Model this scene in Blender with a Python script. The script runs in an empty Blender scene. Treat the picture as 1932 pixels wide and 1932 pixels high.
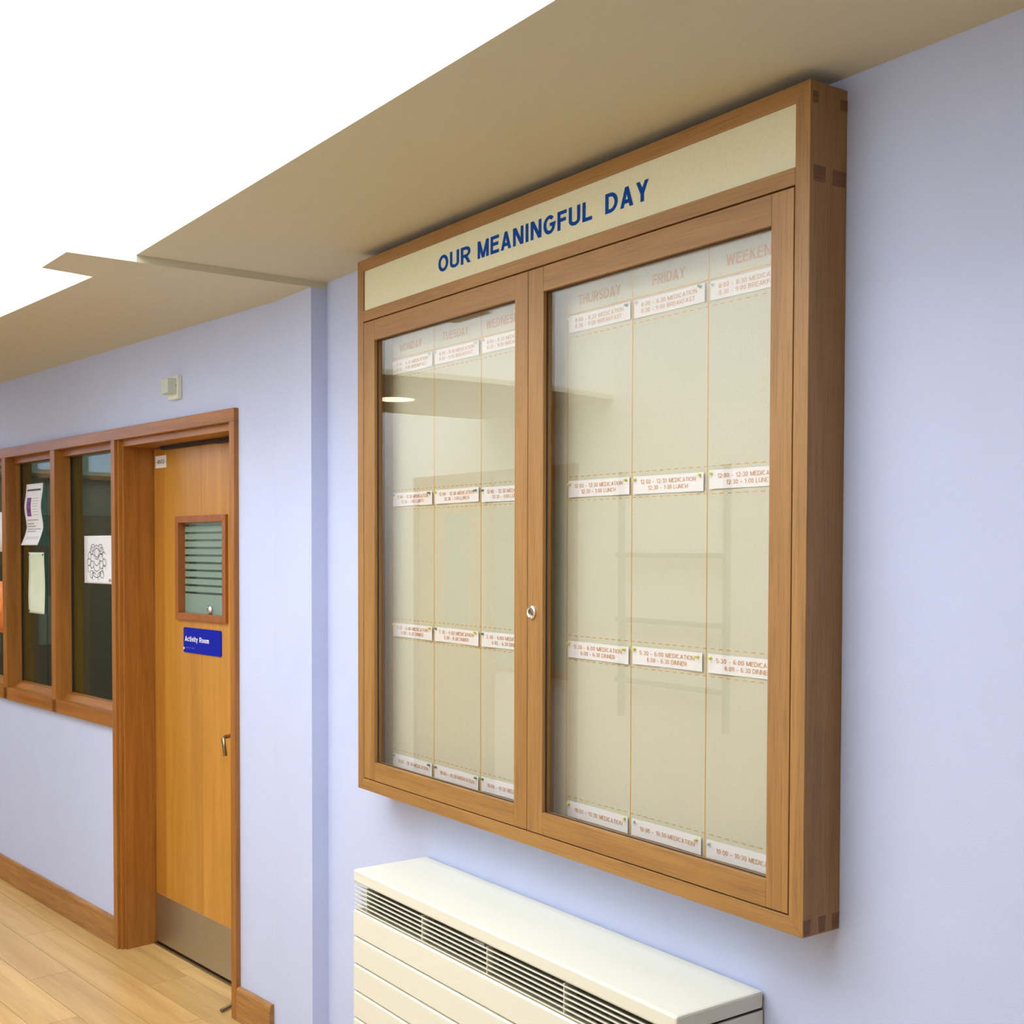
import bpy, bmesh, math, random
from mathutils import Matrix, Vector

# ------------------------------------------------------------------ camera, sky, exposure
SC = bpy.context.scene
COL = SC.collection
random.seed(7)

F_PX, CY_PX, IMG = 2262.04, 1101.38, 1932.0
PITCH, ROLL, YAW = -0.02819, 0.00242, 0.94988
CAM_POS = Vector((0.0, -1.61993, 1.635))
fwd = Vector((-math.sin(YAW) * math.cos(PITCH), math.cos(YAW) * math.cos(PITCH), math.sin(PITCH)))
rgt = fwd.cross(Vector((0, 0, 1))).normalized()
upv = rgt.cross(fwd)
r2 = rgt * math.cos(ROLL) + upv * math.sin(ROLL)
u2 = upv * math.cos(ROLL) - rgt * math.sin(ROLL)
cam = bpy.data.cameras.new('camera')
cam.sensor_width = 36.0
cam.lens = 36.0 * F_PX / IMG
cam.shift_y = (CY_PX - IMG / 2) / IMG
cam.clip_start = 0.02
camo = bpy.data.objects.new('camera', cam)
M = Matrix(((r2.x, u2.x, -fwd.x, CAM_POS.x), (r2.y, u2.y, -fwd.y, CAM_POS.y), (r2.z, u2.z, -fwd.z, CAM_POS.z), (0, 0, 0, 1)))
camo.matrix_world = M
COL.objects.link(camo)
SC.camera = camo

world = bpy.data.worlds.new('overcast_sky')
SC.world = world
world.use_nodes = True
bg = world.node_tree.nodes['Background']
bg.inputs['Color'].default_value = (0.93, 0.97, 1.0, 1)
bg.inputs['Strength'].default_value = 7.4

# rooflight openings (x0, x1, y0, y1): daylight enters here
WELLS = [(-4.9, -0.8, -2.56, -0.5), (-8.7, -6.2, -2.56, -1.0)]
ROOF_Z = 3.6
for (x0, x1, y0, y1) in WELLS:
    l = bpy.data.lights.new('sky_portal', 'AREA')
    l.shape = 'RECTANGLE'; l.size = x1 - x0; l.size_y = y1 - y0
    l.cycles.is_portal = True
    o = bpy.data.objects.new('sky_portal', l)
    o.location = ((x0 + x1) / 2, (y0 + y1) / 2, ROOF_Z + 0.02)
    COL.objects.link(o)

SC.view_settings.view_transform = 'Standard'
SC.view_settings.look = 'None'
SC.view_settings.gamma = 1.0
SC.view_settings.use_curve_mapping = False
SC.view_settings.exposure = 0.0
SC.cycles.diffuse_bounces = 7
SC.cycles.max_bounces = 14
SC.cycles.transparent_max_bounces = 16

# ------------------------------------------------------------------ materials
def new_mat(name):
    m = bpy.data.materials.new(name); m.use_nodes = True
    nt = m.node_tree
    return m, nt, nt.nodes['Principled BSDF']

def add(nt, t, **kw):
    n = nt.nodes.new(t)
    for k, v in kw.items():
        setattr(n, k, v)
    return n

def plain(name, col, rough=0.5, metal=0.0, spec=None, noise=0.0, nscale=40, bump=0.0, bscale=200):
    m, nt, b = new_mat(name)
    b.inputs['Base Color'].default_value = (*col, 1)
    b.inputs['Roughness'].default_value = rough
    b.inputs['Metallic'].default_value = metal
    if spec is not None:
        b.inputs['Specular IOR Level'].default_value = spec
    tc = add(nt, 'ShaderNodeTexCoord')
    if noise:
        n = add(nt, 'ShaderNodeTexNoise'); n.inputs['Scale'].default_value = nscale; n.inputs['Detail'].default_value = 4
        nt.links.new(tc.outputs['Object'], n.inputs['Vector'])
        r = add(nt, 'ShaderNodeValToRGB')
        r.color_ramp.elements[0].position = 0.3; r.color_ramp.elements[1].position = 0.7
        r.color_ramp.elements[0].color = (*[c * (1 - noise) for c in col], 1)
        r.color_ramp.elements[1].color = (*[min(1, c * (1 + noise)) for c in col], 1)
        nt.links.new(n.outputs['Fac'], r.inputs['Fac'])
        nt.links.new(r.outputs['Color'], b.inputs['Base Color'])
    if bump:
        n = add(nt, 'ShaderNodeTexNoise'); n.inputs['Scale'].default_value = bscale; n.inputs['Detail'].default_value = 3
        nt.links.new(tc.outputs['Object'], n.inputs['Vector'])
        bp = add(nt, 'ShaderNodeBump'); bp.inputs['Strength'].default_value = bump; bp.inputs['Distance'].default_value = 0.002
        nt.links.new(n.outputs['Fac'], bp.inputs['Height'])
        nt.links.new(bp.outputs['Normal'], b.inputs['Normal'])
    return m

def wood(name, dark, light, axis='Z', fig=9.0, rough=0.4, pores=0.35, vary=0.0, bump=0.15):
    """grain runs along axis (object space); each piece is cut from another place of the plank"""
    m, nt, b = new_mat(name)
    tc = add(nt, 'ShaderNodeTexCoord'); oi = add(nt, 'ShaderNodeObjectInfo')
    mul = add(nt, 'ShaderNodeVectorMath', operation='SCALE'); mul.inputs[0].default_value = (13.1, 7.7, 9.3)
    nt.links.new(oi.outputs['Random'], mul.inputs['Scale'])
    ad = add(nt, 'ShaderNodeVectorMath', operation='ADD')
    nt.links.new(tc.outputs['Object'], ad.inputs[0]); nt.links.new(mul.outputs[0], ad.inputs[1])
    def layer(cross, along, detail, dist):
        mp = add(nt, 'ShaderNodeMapping')
        s = {'X': (along, cross, cross), 'Y': (cross, along, cross), 'Z': (cross, cross, along)}[axis]
        mp.inputs['Scale'].default_value = s
        nt.links.new(ad.outputs[0], mp.inputs['Vector'])
        n = add(nt, 'ShaderNodeTexNoise'); n.inputs['Scale'].default_value = 1.0
        n.inputs['Detail'].default_value = detail; n.inputs['Distortion'].default_value = dist
        nt.links.new(mp.outputs[0], n.inputs['Vector'])
        return n
    a = layer(fig * 4, fig * 0.25, 5, 0.8)
    r = add(nt, 'ShaderNodeValToRGB')
    r.color_ramp.elements[0].position = 0.32; r.color_ramp.elements[1].position = 0.68
    r.color_ramp.elements[0].color = (*dark, 1); r.color_ramp.elements[1].color = (*light, 1)
    nt.links.new(a.outputs['Fac'], r.inputs['Fac'])
    p = layer(420, 9, 2, 0.2)
    pr = add(nt, 'ShaderNodeMapRange'); pr.inputs['From Min'].default_value = 0.34; pr.inputs['From Max'].default_value = 0.5
    pr.inputs['To Min'].default_value = 1 - pores; pr.inputs['To Max'].default_value = 1.0
    nt.links.new(p.outputs['Fac'], pr.inputs['Value'])
    hsv = add(nt, 'ShaderNodeHueSaturation')
    nt.links.new(r.outputs['Color'], hsv.inputs['Color'])
    val = pr.outputs[0]
    if vary:
        vr = add(nt, 'ShaderNodeMapRange'); vr.inputs['To Min'].default_value = 1 - vary; vr.inputs['To Max'].default_value = 1 + vary
        nt.links.new(oi.outputs['Random'], vr.inputs['Value'])
        mm = add(nt, 'ShaderNodeMath', operation='MULTIPLY')
        nt.links.new(vr.outputs[0], mm.inputs[0]); nt.links.new(val, mm.inputs[1]); val = mm.outputs[0]
    nt.links.new(val, hsv.inputs['Value'])
    nt.links.new(hsv.outputs[0], b.inputs['Base Color'])
    b.inputs['Roughness'].default_value = rough
    bp = add(nt, 'ShaderNodeBump'); bp.inputs['Strength'].default_value = bump; bp.inputs['Distance'].default_value = 0.0006
    nt.links.new(p.outputs['Fac'], bp.inputs['Height']); nt.links.new(bp.outputs['Normal'], b.inputs['Normal'])
    return m

def glass(name, tint=(1, 1, 1), rough=0.0, body=None, body_fac=0.0, ior=1.5):
    """window glass: Fresnel reflection over straight-through transmission; body adds a frosted film"""
    m = bpy.data.materials.new(name); m.use_nodes = True
    nt = m.node_tree; nt.nodes.clear()
    out = add(nt, 'ShaderNodeOutputMaterial')
    geo = add(nt, 'ShaderNodeNewGeometry')
    mr = add(nt, 'ShaderNodeMapRange'); mr.inputs['To Min'].default_value = ior; mr.inputs['To Max'].default_value = 1 / ior
    nt.links.new(geo.outputs['Backfacing'], mr.inputs['Value'])
    fr = add(nt, 'ShaderNodeFresnel'); nt.links.new(mr.outputs[0], fr.inputs['IOR'])
    tr = add(nt, 'ShaderNodeBsdfTransparent'); tr.inputs['Color'].default_value = (*tint, 1)
    gl = add(nt, 'ShaderNodeBsdfGlossy'); gl.inputs['Roughness'].default_value = rough
    mx = add(nt, 'ShaderNodeMixShader')
    nt.links.new(fr.outputs[0], mx.inputs[0])
    base = tr.outputs[0]
    if body:
        df = add(nt, 'ShaderNodeBsdfDiffuse'); df.inputs['Color'].default_value = (*body, 1)
        m2 = add(nt, 'ShaderNodeMixShader'); m2.inputs[0].default_value = body_fac
        nt.links.new(tr.outputs[0], m2.inputs[1]); nt.links.new(df.outputs[0], m2.inputs[2]); base = m2.outputs[0]
    nt.links.new(base, mx.inputs[1]); nt.links.new(gl.outputs[0], mx.inputs[2])
    nt.links.new(mx.outputs[0], out.inputs['Surface'])
    return m

def emit(name, col, strength):
    m, nt, b = new_mat(name)
    b.inputs['Base Color'].default_value = (0.8, 0.8, 0.8, 1)
    b.inputs['Emission Color'].default_value = (*col, 1); b.inputs['Emission Strength'].default_value = strength
    return m

MAT = {
    'lilac': plain('lilac wall paint', (0.50, 0.565, 0.80), 0.75, bump=0.12, bscale=350, noise=0.015, nscale=6),
    'white': plain('shaded ceiling paint', (0.57, 0.54, 0.41), 0.85, bump=0.05),  # white soffits: their shade and the warm floor bounce are put into this beige
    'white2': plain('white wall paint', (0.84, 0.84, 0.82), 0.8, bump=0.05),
    'oakx': wood('oak along', (0.275, 0.130, 0.033), (0.36, 0.185, 0.052), 'X', 6, 0.42, 0.24),
    'oakz': wood('oak upright', (0.275, 0.130, 0.033), (0.36, 0.185, 0.052), 'Z', 6, 0.42, 0.24),
    'oakend': wood('oak end grain', (0.15, 0.06, 0.018), (0.22, 0.095, 0.03), 'Y', 8, 0.5),
    'framex': wood('stained frame along', (0.27, 0.098, 0.014), (0.38, 0.15, 0.026), 'X', 7, 0.35, 0.2),
    'framez': wood('stained frame upright', (0.27, 0.098, 0.014), (0.38, 0.15, 0.026), 'Z', 7, 0.35, 0.2),
    'skirt': wood('stained skirting', (0.27, 0.115, 0.025), (0.42, 0.20, 0.055), 'X', 10, 0.35, 0.3),
    'doorz': wood('door veneer', (0.45, 0.20, 0.025), (0.55, 0.265, 0.042), 'Z', 4.5, 0.3, 0.12, vary=0.05, bump=0.05),
    'lipz': wood('door lipping', (0.38, 0.15, 0.018), (0.45, 0.19, 0.028), 'Z', 6, 0.3, 0.12, bump=0.05),
    'beadz': wood('vision panel bead', (0.28, 0.085, 0.018), (0.36, 0.125, 0.03), 'Z', 6, 0.35, 0.15),
    'plank': wood('floor plank', (0.47, 0.285, 0.10), (0.60, 0.39, 0.155), 'X', 5, 0.34, 0.12, vary=0.09, bump=0.04),
    'seam': plain('dark floor seam', (0.16, 0.085, 0.03), 0.7),
    'panel': plain('cream fabric board', (0.51, 0.50, 0.365), 0.9, noise=0.05, nscale=300, bump=0.2, bscale=700),
    'header': plain('cream header board', (0.66, 0.64, 0.44), 0.6, noise=0.03, nscale=200),
    'blue_ink': plain('blue lettering', (0.002, 0.055, 0.30), 0.8, spec=0.15),
    'orange_ink': plain('orange print', (0.56, 0.225, 0.03), 0.7),
    'heading_ink': plain('brown orange print', (0.48, 0.20, 0.035), 0.7),
    'line_ink': plain('orange ruled line', (0.60, 0.28, 0.03), 0.7),
    'paper': plain('white paper', (0.74, 0.72, 0.71), 0.7),
    'notice_paper': plain('bright notice paper', (0.80, 0.82, 0.88), 0.7),
    'green_paper': plain('pale green card', (0.66, 0.74, 0.58), 0.7, noise=0.05, nscale=12),
    'black_ink': plain('black print', (0.03, 0.03, 0.035), 0.6),
    'grey_ink': plain('grey print', (0.32, 0.32, 0.36), 0.6),
    'purple': plain('purple picture', (0.17, 0.05, 0.25), 0.5, noise=0.8, nscale=90),
    'orange_paper': plain('orange picture', (0.75, 0.22, 0.04), 0.6, noise=0.35, nscale=16),
    'pin_yellow': plain('yellow plastic', (0.62, 0.66, 0.05), 0.3),
    'pin_green': plain('green plastic', (0.10, 0.26, 0.16), 0.3),
    'pin_clear': plain('pale plastic', (0.62, 0.68, 0.66), 0.25),
    'chrome': plain('polished metal', (0.75, 0.74, 0.70), 0.16, 1.0),
    'steel': plain('brushed steel', (0.50, 0.48, 0.41), 0.42, 1.0, noise=0.06, nscale=120),
    'bronze': plain('dull handle metal', (0.30, 0.26, 0.18), 0.35, 1.0),
    'dark': plain('black gap', (0.012, 0.010, 0.010), 0.6),
    'gasket': plain('dark gasket', (0.03, 0.018, 0.015), 0.6),
    'rad': plain('cream enamel', (0.69, 0.69, 0.60), 0.38, bump=0.03, bscale=500),
    'rad_in': plain('radiator inside', (0.10, 0.10, 0.075), 0.7),
    'sign_blue': plain('blue sign plate', (0.001, 0.012, 0.36), 0.5, spec=0.15),
    'sign_white': plain('white sign lettering', (0.86, 0.88, 0.92), 0.4),
    'sign_pale': plain('pale blue small print', (0.16, 0.24, 0.62), 0.4),
    'pir': plain('white sensor plastic', (0.74, 0.76, 0.66), 0.4),
    'pir_lens': plain('cloudy sensor lens', (0.52, 0.58, 0.50), 0.3),
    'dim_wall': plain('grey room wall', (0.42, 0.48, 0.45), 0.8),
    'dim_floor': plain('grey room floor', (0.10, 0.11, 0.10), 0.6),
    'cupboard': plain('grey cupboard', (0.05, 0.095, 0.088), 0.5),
    'grey_metal': plain('grey rail metal', (0.30, 0.30, 0.30), 0.4, 0.6),
    'glass': glass('cabinet glass', ior=1.62),
    'win_glass': glass('green window glass', (0.72, 0.86, 0.79)),
    'frost': glass('frosted film glass', (0.5, 0.75, 0.66), 0.15, (0.27, 0.39, 0.325), 0.75),
    'lamp': emit('downlight diffuser', (1.0, 0.82, 0.45), 9.0),
    'tube': emit('ceiling panel light', (0.82, 1.0, 0.93), 14.0),
}

# ------------------------------------------------------------------ mesh helpers
class MB:
    """collects shapes; build() links them as ONE mesh object"""
    def __init__(self): self.v, self.f = [], []
    def add(self, vs, fs):
        n = len(self.v); self.v += [tuple(v) for v in vs]; self.f += [tuple(i + n for i in f) for f in fs]; return self
    def box(self, x0, x1, y0, y1, z0, z1):
        x0, x1 = min(x0, x1), max(x0, x1); y0, y1 = min(y0, y1), max(y0, y1); z0, z1 = min(z0, z1), max(z0, z1)
        return self.add([(x0, y0, z0), (x1, y0, z0), (x1, y1, z0), (x0, y1, z0), (x0, y0, z1), (x1, y0, z1), (x1, y1, z1), (x0, y1, z1)],
                        [(0, 3, 2, 1), (4, 5, 6, 7), (0, 1, 5, 4), (1, 2, 6, 5), (2, 3, 7, 6), (3, 0, 4, 7)])
    def prism_y(self, poly, y0, y1):      # poly of (x, z) counter-clockwise seen from -y
        n = len(poly)
        vs = [(x, y0, z) for x, z in poly] + [(x, y1, z) for x, z in poly]
        return self.add(vs, [tuple(range(n)), tuple(range(2 * n - 1, n - 1, -1))] + [(i, i + n, (i + 1) % n + n, (i + 1) % n) for i in range(n)])
    def prism_x(self, poly, x0, x1):      # poly of (y, z) counter-clockwise seen from +x
        n = len(poly)
        vs = [(x1, y, z) for y, z in poly] + [(x0, y, z) for y, z in poly]
        return self.add(vs, [tuple(range(n)), tuple(range(2 * n - 1, n - 1, -1))] + [(i, i + n, (i + 1) % n + n, (i + 1) % n) for i in range(n)])
    def prism_z(self, poly, z0, z1):      # poly of (x, y) counter-clockwise seen from above
        n = len(poly)
        vs = [(x, y, z1) for x, y in poly] + [(x, y, z0) for x, y in poly]
        return self.add(vs, [tuple(range(n)), tuple(range(2 * n - 1, n - 1, -1))] + [(i, i + n, (i + 1) % n + n, (i + 1) % n) for i in range(n)])
    def lathe_y(self, prof, cx, cz, n=20):  # prof of (radius, y): turned about an axis along y
        vs, fs = [], []
        for r, y in prof:
            vs += [(cx + r * math.cos(2 * math.pi * i / n), y, cz + r * math.sin(2 * math.pi * i / n)) for i in range(n)]
        for k in range(len(prof) - 1):
            fs += [(k * n + i, k * n + (i + 1) % n, (k + 1) * n + (i + 1) % n, (k + 1) * n + i) for i in range(n)]
        fs += [tuple(range(n - 1, -1, -1)), tuple(range((len(prof) - 1) * n, len(prof) * n))]
        return self.add(vs, fs)
    def tube(self, pts, r, n=10):
        pts = [Vector(p) for p in pts]; vs, fs = [], []
        for i, p in enumerate(pts):
            d = (pts[min(i + 1, len(pts) - 1)] - pts[max(i - 1, 0)]).normalized()
            a = d.cross(Vector((0, 0, 1)) if abs(d.z) < 0.9 else Vector((1, 0, 0))).normalized(); b = d.cross(a)
            vs += [tuple(p + (a * math.cos(2 * math.pi * k / n) + b * math.sin(2 * math.pi * k / n)) * r) for k in range(n)]
        for i in range(len(pts) - 1):
            fs += [(i * n + k, i * n + (k + 1) % n, (i + 1) * n + (k + 1) % n, (i + 1) * n + k) for k in range(n)]
        fs += [tuple(range(n - 1, -1, -1)), tuple(range((len(pts) - 1) * n, len(pts) * n))]
        return self.add(vs, fs)

FAR_B, PHI = Vector((-3.67251, 0.04092, 0)), 0.10402
FAR = Matrix.Translation(FAR_B) @ Matrix.Rotation(PHI, 4, 'Z')   # far wall frame: x = -s along the wall, y into the wall
IDM = Matrix.Identity(4)
BASE = {}

def root(name, base, frame=IDM, label=None, cat=None, group=None, kind=None):
    o = bpy.data.objects.new(name, None); o.empty_display_size = 0.05
    COL.objects.link(o)
    o.matrix_world = frame @ Matrix.Translation(Vector(base)); BASE[o] = (Vector(base), frame)
    return tag(o, label, cat, group, kind)

def tag(o, label=None, cat=None, group=None, kind=None):
    if label: o['label'] = label
    if cat: o['category'] = cat
    if group: o['group'] = group
    if kind: o['kind'] = kind
    return o

def build(name, mb, mat, parent=None, base=None, frame=IDM, bevel=0.0, smooth=False, **kw):
    """vertices are in frame coordinates; the object's origin sits at base (its parent's for a part)"""
    if parent is not None:
        b, frame = BASE[parent]
    else:
        b = Vector(base) if base else Vector((0, 0, 0))
    me = bpy.data.meshes.new(name)
    me.from_pydata([(v[0] - b.x, v[1] - b.y, v[2] - b.z) for v in mb.v], [], mb.f)
    bm = bmesh.new(); bm.from_mesh(me)
    bmesh.ops.recalc_face_normals(bm, faces=bm.faces)
    if bevel:
        bmesh.ops.bevel(bm, geom=[e for e in bm.edges if len(e.link_faces) == 2 and e.calc_face_angle(0) > 0.6], offset=bevel, segments=2, affect='EDGES', profile=0.5)
    bm.to_mesh(me); bm.free()
    if smooth:
        me.polygons.foreach_set('use_smooth', [True] * len(me.polygons))
    me.materials.append(MAT[mat] if isinstance(mat, str) else mat)
    o = bpy.data.objects.new(name, me); COL.objects.link(o)
    if parent is not None:
        o.parent = parent
    else:
        o.matrix_world = frame @ Matrix.Translation(b)
    BASE[o] = (b, frame)
    return tag(o, **kw)

TXT = {}
def ribbon(pts, t, closed=False):
    """a pen line of width t along pts with mitred joints"""
    n = len(pts); L, R_ = [], []
    for i in range(n):
        p = Vector(pts[i])
        a = Vector(pts[i - 1]) if (i or closed) else None
        b = Vector(pts[(i + 1) % n]) if (i < n - 1 or closed) else None
        d0 = (p - a).normalized() if a is not None else (b - p).normalized()
        d1 = (b - p).normalized() if b is not None else d0
        n0, n1 = Vector((-d0.y, d0.x)), Vector((-d1.y, d1.x))
        m = (n0 + n1); m = m.normalized() if m.length > 1e-6 else n0
        k = t / 2 / max(0.35, m.dot(n0))
        L.append(tuple(p + m * k)); R_.append(tuple(p - m * k))
    vs = L + R_
    return vs, [(i, (i + 1) % n, n + (i + 1) % n, n + i) for i in range(n if closed else n - 1)]

def arc(cx, cy, rx, ry, a0, a1, n=10):
    return [(cx + rx * math.cos(math.radians(a0 + (a1 - a0) * k / n)), cy + ry * math.sin(math.radians(a0 + (a1 - a0) * k / n))) for k in range(n + 1)]

def slant(x0, y0, x1, y1, t):
    """a sloping stroke cut level at both ends"""
    w = t * math.hypot(x1 - x0, y1 - y0) / abs(y1 - y0) / 2
    return [(x0 - w, y0), (x0 + w, y0), (x1 + w, y1), (x1 - w, y1)], [(0, 1, 2, 3)]

def glyph(ch, t):
    h = t / 2
    W = {'M': .84, 'W': 1.0, 'N': .72, 'O': .78, 'G': .77, 'D': .72, 'U': .70, 'C': .74, 'R': .72, 'A': .74, 'Y': .70, 'H': .70, 'K': .74,
         'B': .68, 'S': .66, 'E': .62, 'F': .58, 'L': .58, 'T': .64, 'V': .70, 'I': t, '1': .34, ':': t, '-': .34, ' ': .30, '\u2022': .3,
         'c': .50, 't': .33, 'i': t, 'v': .54, 'y': .54, 'o': .55, 'm': .82}.get(ch, .54)
    l, r, b, T, c, m = h, W - h, h, 1 - h, W / 2, 0.5
    P = []
    def rb(*p, closed=False): P.append(ribbon(list(p), t, closed))
    def sl(*a): P.append(slant(*a, t))
    if ch in 'EFL':
        rb((l, 0), (l, 1))
        if ch in 'EL': rb((l, b), (W, b))
        if ch in 'EF': rb((l, T), (W, T)); rb((l, 0.53), (W * .93, 0.53))
    elif ch == 'H': rb((l, 0), (l, 1)); rb((r, 0), (r, 1)); rb((l, .53), (r, .53))
    elif ch == 'I': rb((c, 0), (c, 1))
    elif ch == 'T': rb((c, 0), (c, 1)); rb((0, T), (W, T))
    elif ch == 'O': rb(*arc(c, .5, c - h, .5 - h, 0, 360, 28)[:-1], closed=True)
    elif ch == 'C': rb(*arc(c, .5, c - h, .5 - h, 42, 318, 24))
    elif ch == 'G': rb(*arc(c, .5, c - h, .5 - h, 45, 325, 24), (r, .5), (c * 1.05, .5))
    elif ch == 'U': rb((l, 1), *arc(c, c * .8 + h * .2, c - h, c * .8 - h * .8, 180, 360, 14), (r, 1))
    elif ch == 'D': rb((l, b), *arc(c * .8, .5, r - c * .8, .5 - h, -90, 90, 16), (l, T), closed=True)
    elif ch == 'B':
        rb((l, b), *arc(c, .29, r - c, .29 - h, -90, 90, 10), (l, .58 - h), closed=True)
        rb((l, .58 - h), *arc(c * .95, .79 - h / 2, r - c - .02, .21 - h / 2, -90, 90, 10), (l, T), closed=True)
    elif ch == 'R':
        rb((l, 0), (l, 1)); rb((l, .45), *arc(c, .725 - h / 2, r - c, .275 - h / 2, -90, 90, 10), (l, T)); sl(r, 0, c, .45)
    elif ch == 'A': sl(t * .55, 0, c, 1); sl(W - t * .55, 0, c, 1); rb((W * .24, .28), (W * .76, .28))
    elif ch == 'V': sl(c, 0, t * .55, 1); sl(c, 0, W - t * .55, 1)
    elif ch == 'Y': rb((c, 0), (c, .46)); sl(c, .40, t * .6, 1); sl(c, .40, W - t * .6, 1)
    elif ch == 'N': rb((l, 0), (l, 1)); rb((r, 0), (r, 1)); sl(r - h * .1, 0, l + h * .1, 1)
    elif ch == 'M': rb((l, 0), (l, 1)); rb((r, 0), (r, 1)); sl(c, 0, l + h * .1, 1); sl(c, 0, r - h * .1, 1)
    elif ch == 'W': sl(W * .27, 0, t * .55, 1); sl(W * .27, 0, c, 1); sl(W * .73, 0, c, 1); sl(W * .73, 0, W - t * .55, 1)
    elif ch == 'K': rb((l, 0), (l, 1)); sl(l, .38, W - t * .6, 1); sl(W - t * .6, 0, W * .38, .60)
    elif ch == 'S': rb(*arc(c, .735 - h / 4, c - h, .265 - h * .75, 20, 250, 14), *arc(c, .265 + h / 4, c - h, .265 - h * .75, 70, -160, 14))
    elif ch == '0': rb(*arc(c, .5, c - h, .5 - h, 0, 360, 24)[:-1], closed=True)
    elif ch == '1': rb((r, 0), (r, 1)); sl(0.02 + h, .70, r - h * .3, .97)
    elif ch == '2': rb((W, b), (l * 1.1, b), *arc(c, .70, c - h, .30 - h, -38, 165, 14))
    elif ch == '3': rb(*arc(c, .275, c - h, .275 - h, -165, 90, 12)); rb(*arc(c, .735 - h / 2, c - h * 1.3, .265 - h / 2, -90, 160, 12))
    elif ch == '4': rb((W * .72, 0), (W * .72, 1)); rb((0, .27), (W, .27)); sl(h, .25, W * .70, 1)
    elif ch == '5': rb((W * .95, T), (l + .03, T), (l, .52), *arc(c, .32, c - h, .32 - h, 130, -160, 16))
    elif ch == '6': rb(*arc(c, .32, c - h, .32 - h, 0, 360, 20)[:-1], closed=True); rb(*arc(c, .5, c - h, .5 - h, 50, 200, 14))
    elif ch == '9': rb(*arc(c, .68, c - h, .32 - h, 0, 360, 20)[:-1], closed=True); rb(*arc(c, .5, c - h, .5 - h, 20, -130, 14))
    elif ch == '8': rb(*arc(c, .28, c - h, .28 - h, 0, 360, 18)[:-1], closed=True); rb(*arc(c, .77 - h / 2, c - h * 1.3, .23 - h / 2, 0, 360, 18)[:-1], closed=True)
    elif ch == ':': rb((c, 0), (c, t)); rb((c, .5), (c, .5 + t))
    elif ch == '-': rb((0, .36), (W, .36))
    elif ch == '\u2022': rb((0, .4), (W, .4))
    elif ch == 'c': rb(*arc(c, .36, c - h, .36 - h, 45, 315, 16))
    elif ch == 'o': rb(*arc(c, .36, c - h, .36 - h, 0, 360, 18)[:-1], closed=True)
    elif ch == 't': rb((W * .4, .95), (W * .4, b + .06), (W * .52, b), (W, b)); rb((0, .66), (W, .66))
    elif ch == 'i': rb((c, 0), (c, .72)); rb((c, .85), (c, 1))
    elif ch == 'v': sl(c, 0, t * .6, .72); sl(c, 0, W - t * .6, .72)
    elif ch == 'y': sl(c, 0, t * .6, .72); sl(W * .32, -.26, W - t * .6, .72)
    elif ch == 'm': rb((l, 0), (l, .72)); rb((l, .44), *arc(W * .29, .50, W * .29 - h, .22 - h, 180, 0, 8), (W * .5, 0)); rb((W * .5, .44), *arc(W * .75, .50, W * .25 - h, .22 - h, 180, 0, 8), (r, 0))
    return W, P

PAD = {':': 0.06, '1': 0.05, 'I': 0.02, '-': 0.04}
def text_geo(body, bold=0.0):
    if (body, bold) in TXT: return TXT[(body, bold)]
    vs, fs, x = [], [], 0.0
    for ch in body:
        W, P = glyph(ch, bold); x += PAD.get(ch, 0)
        for pv, pf in P:
            n = len(vs); vs += [(x + p[0], p[1], len(fs) * 2e-7) for p in pv]; fs += [tuple(i + n for i in q) for q in pf]
        x += W + 0.13 + PAD.get(ch, 0)
    TXT[(body, bold)] = (vs, fs)
    return vs, fs

def text(mb, body, x0, x1, z0, z1, y, bold=0.15):
    """flat lettering facing -y, stretched to fill the box x0..x1, z0..z1"""
    vs, fs = text_geo(body, bold)
    a, b = min(v[0] for v in vs), max(v[0] for v in vs); c, d = min(v[1] for v in vs), max(v[1] for v in vs)
    mb.add([(x0 + (v[0] - a) / (b - a) * (x1 - x0), y - v[2], z0 + (v[1] - c) / (d - c) * (z1 - z0)) for v in vs], fs)
    return mb

def strokes(mb, paths, y, w):
    """pen lines of width w in an xz plane"""
    for p in paths:
        for (xa, za), (xb, zb) in zip(p[:-1], p[1:]):
            L = math.hypot(xb - xa, zb - za) or 1e-6
            ex, ez = (xb - xa) / L * w * 0.5, (zb - za) / L * w * 0.5
            mb.add([(xa - ex - ez, y, za - ez + ex), (xa - ex + ez, y, za - ez - ex), (xb + ex + ez, y, zb + ez - ex), (xb + ex - ez, y, zb + ez + ex)], [(0, 1, 2, 3)])
    return mb

# ------------------------------------------------------------------ the setting
D = 0.097            # board wall plane
XP, XPD, YP = -3.6725, -3.393, 0.041
N_Z, F_Z = 2.466, 2.445
def far(s, off):     # far wall frame -> world xy
    p = FAR @ Vector((-s, off, 0)); return (p.x, p.y)

build('wall_right', MB().box(XPD, 3.0, D, D + 0.15, 0, N_Z + 0.1), 'lilac', kind='structure')
build('wall_pillar', MB().box(XP, XPD, YP, D + 0.15, 0, F_Z), 'lilac', kind='structure')
w = MB()
w.box(-0.232, 0.0, 0, 0.15, 0, 2.5).box(-3.2, -0.232, 0, 0.15, 2.12, 2.5).box(-3.2, -1.235, 0, 0.15, 0, 0.905).box(-5.4, -3.2, 0, 0.15, 0, 2.5)
build('wall_back', w, 'lilac', frame=FAR, kind='structure')
build('wall_opposite', MB().box(-8.85, 3.0, -2.71, -2.56, 0, ROOF_Z), 'white2', kind='structure')
build('wall_west', MB().box(-8.85, -8.7, -2.56, -0.3, 0, ROOF_Z), 'lilac', kind='structure')
build('wall_east', MB().box(3.0, 3.15, -2.71, D + 0.15, 0, ROOF_Z), 'lilac', kind='structure')

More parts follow.
